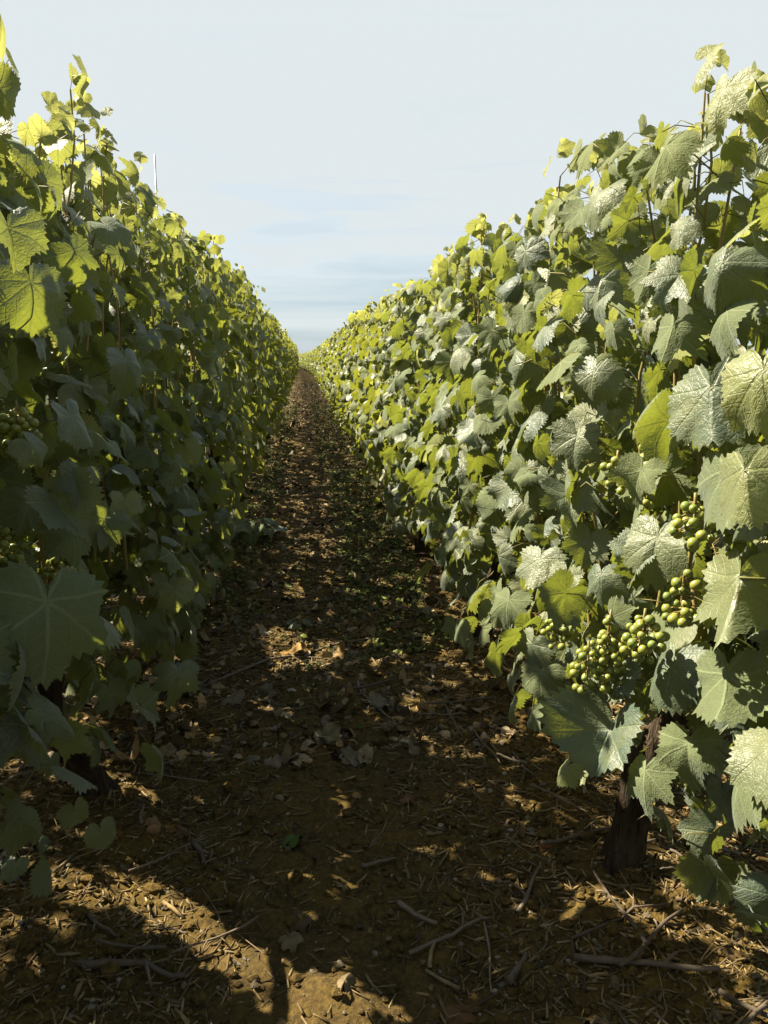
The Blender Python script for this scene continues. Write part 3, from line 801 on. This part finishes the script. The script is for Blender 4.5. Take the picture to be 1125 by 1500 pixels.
# twigs: (px, py) ends on the photo, thickness in m, label
TW = [
    ((285, 1010), (560, 925), .0050, 'long straight dry cane lying across the path in the sunlit patch'),
    ((370, 1040), (455, 1033), .0030, 'thin curved cane lying just below the long straight cane on the path'),
    ((525, 1000), (585, 1065), .0040, 'dark S curved twig in the middle of the path'),
    ((115, 1425), (272, 1433), .0058, 'thick grey branch lying flat at the bottom left of the sunlit soil'),
    ((130, 1355), (175, 1385), .0042, 'forked pale root like twig near the left bottom corner'),
    ((283, 1240), (300, 1268), .0058, 'short thick stub of wood beside the tan dead leaf'),
    ((583, 1320), (640, 1350), .0048, 'short grey twig with a bent end right of the sunlit soil'),
    ((760, 1340), (790, 1280), .0048, 'upright leaning pale twig between wood chips on the right'),
    ((745, 1440), (770, 1400), .0062, 'broad split stick pointing toward the right hand trunk'),
    ((840, 1415), (1050, 1450), .0058, 'long dark branch lying across the bottom right corner'),
    ((750, 1115), (785, 1155), .0036, 'straight twig leaning below the grape leaves on the right'),
    ((835, 1385), (975, 1345), .0026, 'pale straw stalk catching sunlight beside the right trunk'),
    ((655, 1030), (680, 1090), .0036, 'thin twig bent like a bow to the right of the path'),
    ((530, 1262), (580, 1250), .0040, 'small pale stick lying on bare soil right of the green fallen leaf'),
    ((600, 1390), (720, 1340), .0036, 'slender brown twig lying diagonally over the chips on the right'),
]
def twig(p, q, r, seed, sub=True):
    rr = np.random.default_rng(seed); m = 9; t = np.linspace(0, 1, m)[:, None]
    L = np.linalg.norm(q - p); side = np.array([-(q - p)[1], (q - p)[0], 0]) / max(L, 1e-6)
    P = p + (q - p) * t + side * (np.sin(t * np.pi) * rr.normal(0, .06) + np.sin(t * 2 * np.pi + rr.uniform(0, 6)) * .02) * L
    P[:, 2] = ground_z(P[:, 0], P[:, 1]) + r * .9 + .003 + np.abs(rr.normal(0, .002, m))
    b = Buf(); tube(b, P - p, (r * np.linspace(1, .6, m))[:, None] * (1 + rr.normal(0, .10, (m, 7))) , 7, tint=np.array([1, .97, .92]) * rr.uniform(.5, 1.0))
    if sub and L > .06:
        k_ = rr.integers(3, 6); d = norm(P[k_ + 1] - P[k_]) * .6 + side * rr.choice([-1, 1]) * .8
        e = P[k_] + d * L * rr.uniform(.12, .25); tube(b, np.array([P[k_] - p, (P[k_] + e) / 2 - p + np.array([0, 0, .004]), e - p]), np.array([r * .6, r * .5, r * .3]), 5, tint=np.array([1, .97, .92]) * .8)
    o = b.build('twig', [M_TWIG]); o.location = p
    return o
for i, (a, c, r, lab) in enumerate(TW):
    p, q = on_ground(*a), on_ground(*c)
    tag(twig(p, q, r, 50 + i), lab, 'twig', 'single twigs on the path')
protos = []
for i in range(8):
    L = .05 + .02 * i
    o = twig(np.array([40.0 + i, -40, 0]), np.array([40.0 + i + L, -40, 0]), rnd.uniform(.0018, .0042), 700 + i); protos.append(o)
xy = litter_xy(130, 3.6, 1.0, centre=.12)
for i, (x, y) in enumerate(xy):
    o = protos[i] if i < len(protos) else protos[rnd.randrange(len(protos))].copy()
    if i >= len(protos): COL.objects.link(o)
    o.location = (x, y, float(ground_z(x, y)) + .012 + .012); o.rotation_euler = (rnd.uniform(-.08, .08), rnd.uniform(-.12, .12), rnd.uniform(0, 6.28))
    tag(o, 'small dry twig among the many scattered prunings on the dark soil', 'twig', 'scattered prunings')

# fallen leaves: px, py, radius, tip angle, tint, label, material
FL = [
    (425, 1230, .034, 1.0, (.8, 1.0, 1.0), 'curled dark green fallen leaf alone on the bare soil', 'g'),
    (222, 1224, .020, .3, (1.15, .95, .8), 'flat tan fallen leaf lying left of the bare soil', 'd'),
    (268, 1226, .018, 2.2, (.55, .42, .38), 'dark reddish brown fallen leaf beside the tan one', 'd'),
    (372, 1056, .032, .4, (.9, .75, .55), 'folded orange brown fallen leaf on the left of the path', 'd'),
    (480, 1080, .040, 5.7, (.9, 1.0, .85), 'faded grey green fallen leaf with torn edge mid path', 'd'),
    (412, 1160, .018, 2.6, (1.3, 1.45, 1.7), 'small pale grey leaf lying on the path above the green fallen leaf', 'd'),
    (600, 1172, .024, 1.5, (.75, .55, .45), 'crumpled reddish brown leaf right of the bare soil', 'd'),
    (440, 1345, .026, 4.0, (.42, .36, .32), 'dark crumpled leaf above the sunlit soil patch', 'd'),
    (445, 1342, .014, 1.0, (1.3, 1.2, .4), 'small yellow fallen leaf at the edge of the sunlit soil', 'd'),
    (425, 1375, .024, 5.1, (.85, .90, .90), 'long grey fallen leaf lying in the shade beside sunlit soil', 'd'),
    (505, 1447, .026, 1.2, (.80, .85, .85), 'pale grey green fallen leaf at the right tip of the sunlit soil', 'd'),
    (675, 1480, .034, 3.2, (.62, .42, .24), 'brown split leaf at the bottom edge of the path', 'd'),
    (790, 1245, .030, .8, (.95, .55, .25), 'rusty orange fallen leaves below the right hand grapes', 'd'),
    (430, 955, .050, 1.2, (1.35, 1.1, .5), 'large golden fallen leaf in the bright patch of the path', 'd'),
    (650, 1035, .036, 2.1, (.8, .7, .42), 'yellow brown leaf curled beside the bow shaped twig', 'd'),
    (315, 860, .050, 2.8, (.85, .45, .25), 'orange red leaf on the ground near the left hedge', 'd'),
    (520, 1160, .016, .1, (1.2, 1.0, .7), 'narrow tan leaf catching light in the centre of the path', 'd'),
]
for i, (px, py, s, an, tn_, lab, kd) in enumerate(FL):
    p = on_ground(px, py); p[2] = float(ground_z(p[0], p[1])) + .012; rr = np.random.default_rng(60 + i)
    b = Buf(); nrm_ = np.array([[rr.normal(0, .2), rr.normal(0, .2) - .15, 1]]); tip_ = np.array([[math.cos(an), math.sin(an), 0]])
    leaves(b, rr, np.zeros((1, 3)), nrm_, tip_, np.array([s]), np.array([tn_]), 'near', 0, 1.5)
    tube(b, np.array([[0, 0, 0], -tip_[0] * s * .4 + np.array([0, 0, .003]), -tip_[0] * s * .9]), np.array([.0014, .0012, .001]), 5, tint=tn_)
    o = b.build('fallen_leaf', [M_WEED if kd == 'g' else M_DEAD]); o.location = p
    tag(o, lab, 'fallen leaf', 'single fallen leaves')

# two small plants
def seedling(px, py, n, s, lab, name='weed_plant'):
    p = on_ground(px, py); p[2] = float(ground_z(p[0], p[1])); root = empty(name, p); rr = np.random.default_rng(px)
    b = Buf(); st = Buf(); pos = []; o_ = []
    for i in range(n):
        a = i * 2.4; o = np.array([math.cos(a) * .8, math.sin(a) * .8, .35 + .06 * i]); o /= np.linalg.norm(o)
        e = o * s * rr.uniform(.7, 1.2); tube(st, np.array([[0, 0, -.01], e * .5 + np.array([0, 0, s * .15]), e]), np.array([.0018, .0014, .001]), 5); pos.append(e); o_.append(o)
    pos = np.array(pos); o_ = np.array(o_)
    leaves(b, rr, pos, o_ * .4 + np.array([0, 0, .9]), o_ * np.array([1, 1, .1]), np.full(n, s * .55) * rr.uniform(.7, 1.2, n), np.stack([rr.uniform(.2, .7, n), np.zeros(n), rr.random(n)], -1), 'near', 0, 1.2)
    b.build('leaf_rosette', [M_LEAF], root); st.build('stem', [M_CANE], root)
    tag(root, lab, 'weed')
seedling(35, 1275, 5, .045, 'small leafy weed with pale leaves at the left edge of the foreground')
seedling(435, 915, 9, .035, 'little green weed tuft at the back of the bright patch on the path')
seedling(370, 790, 12, .13, 'low leafy sucker growing at the foot of the left hedge beside the path', 'vine_sucker')
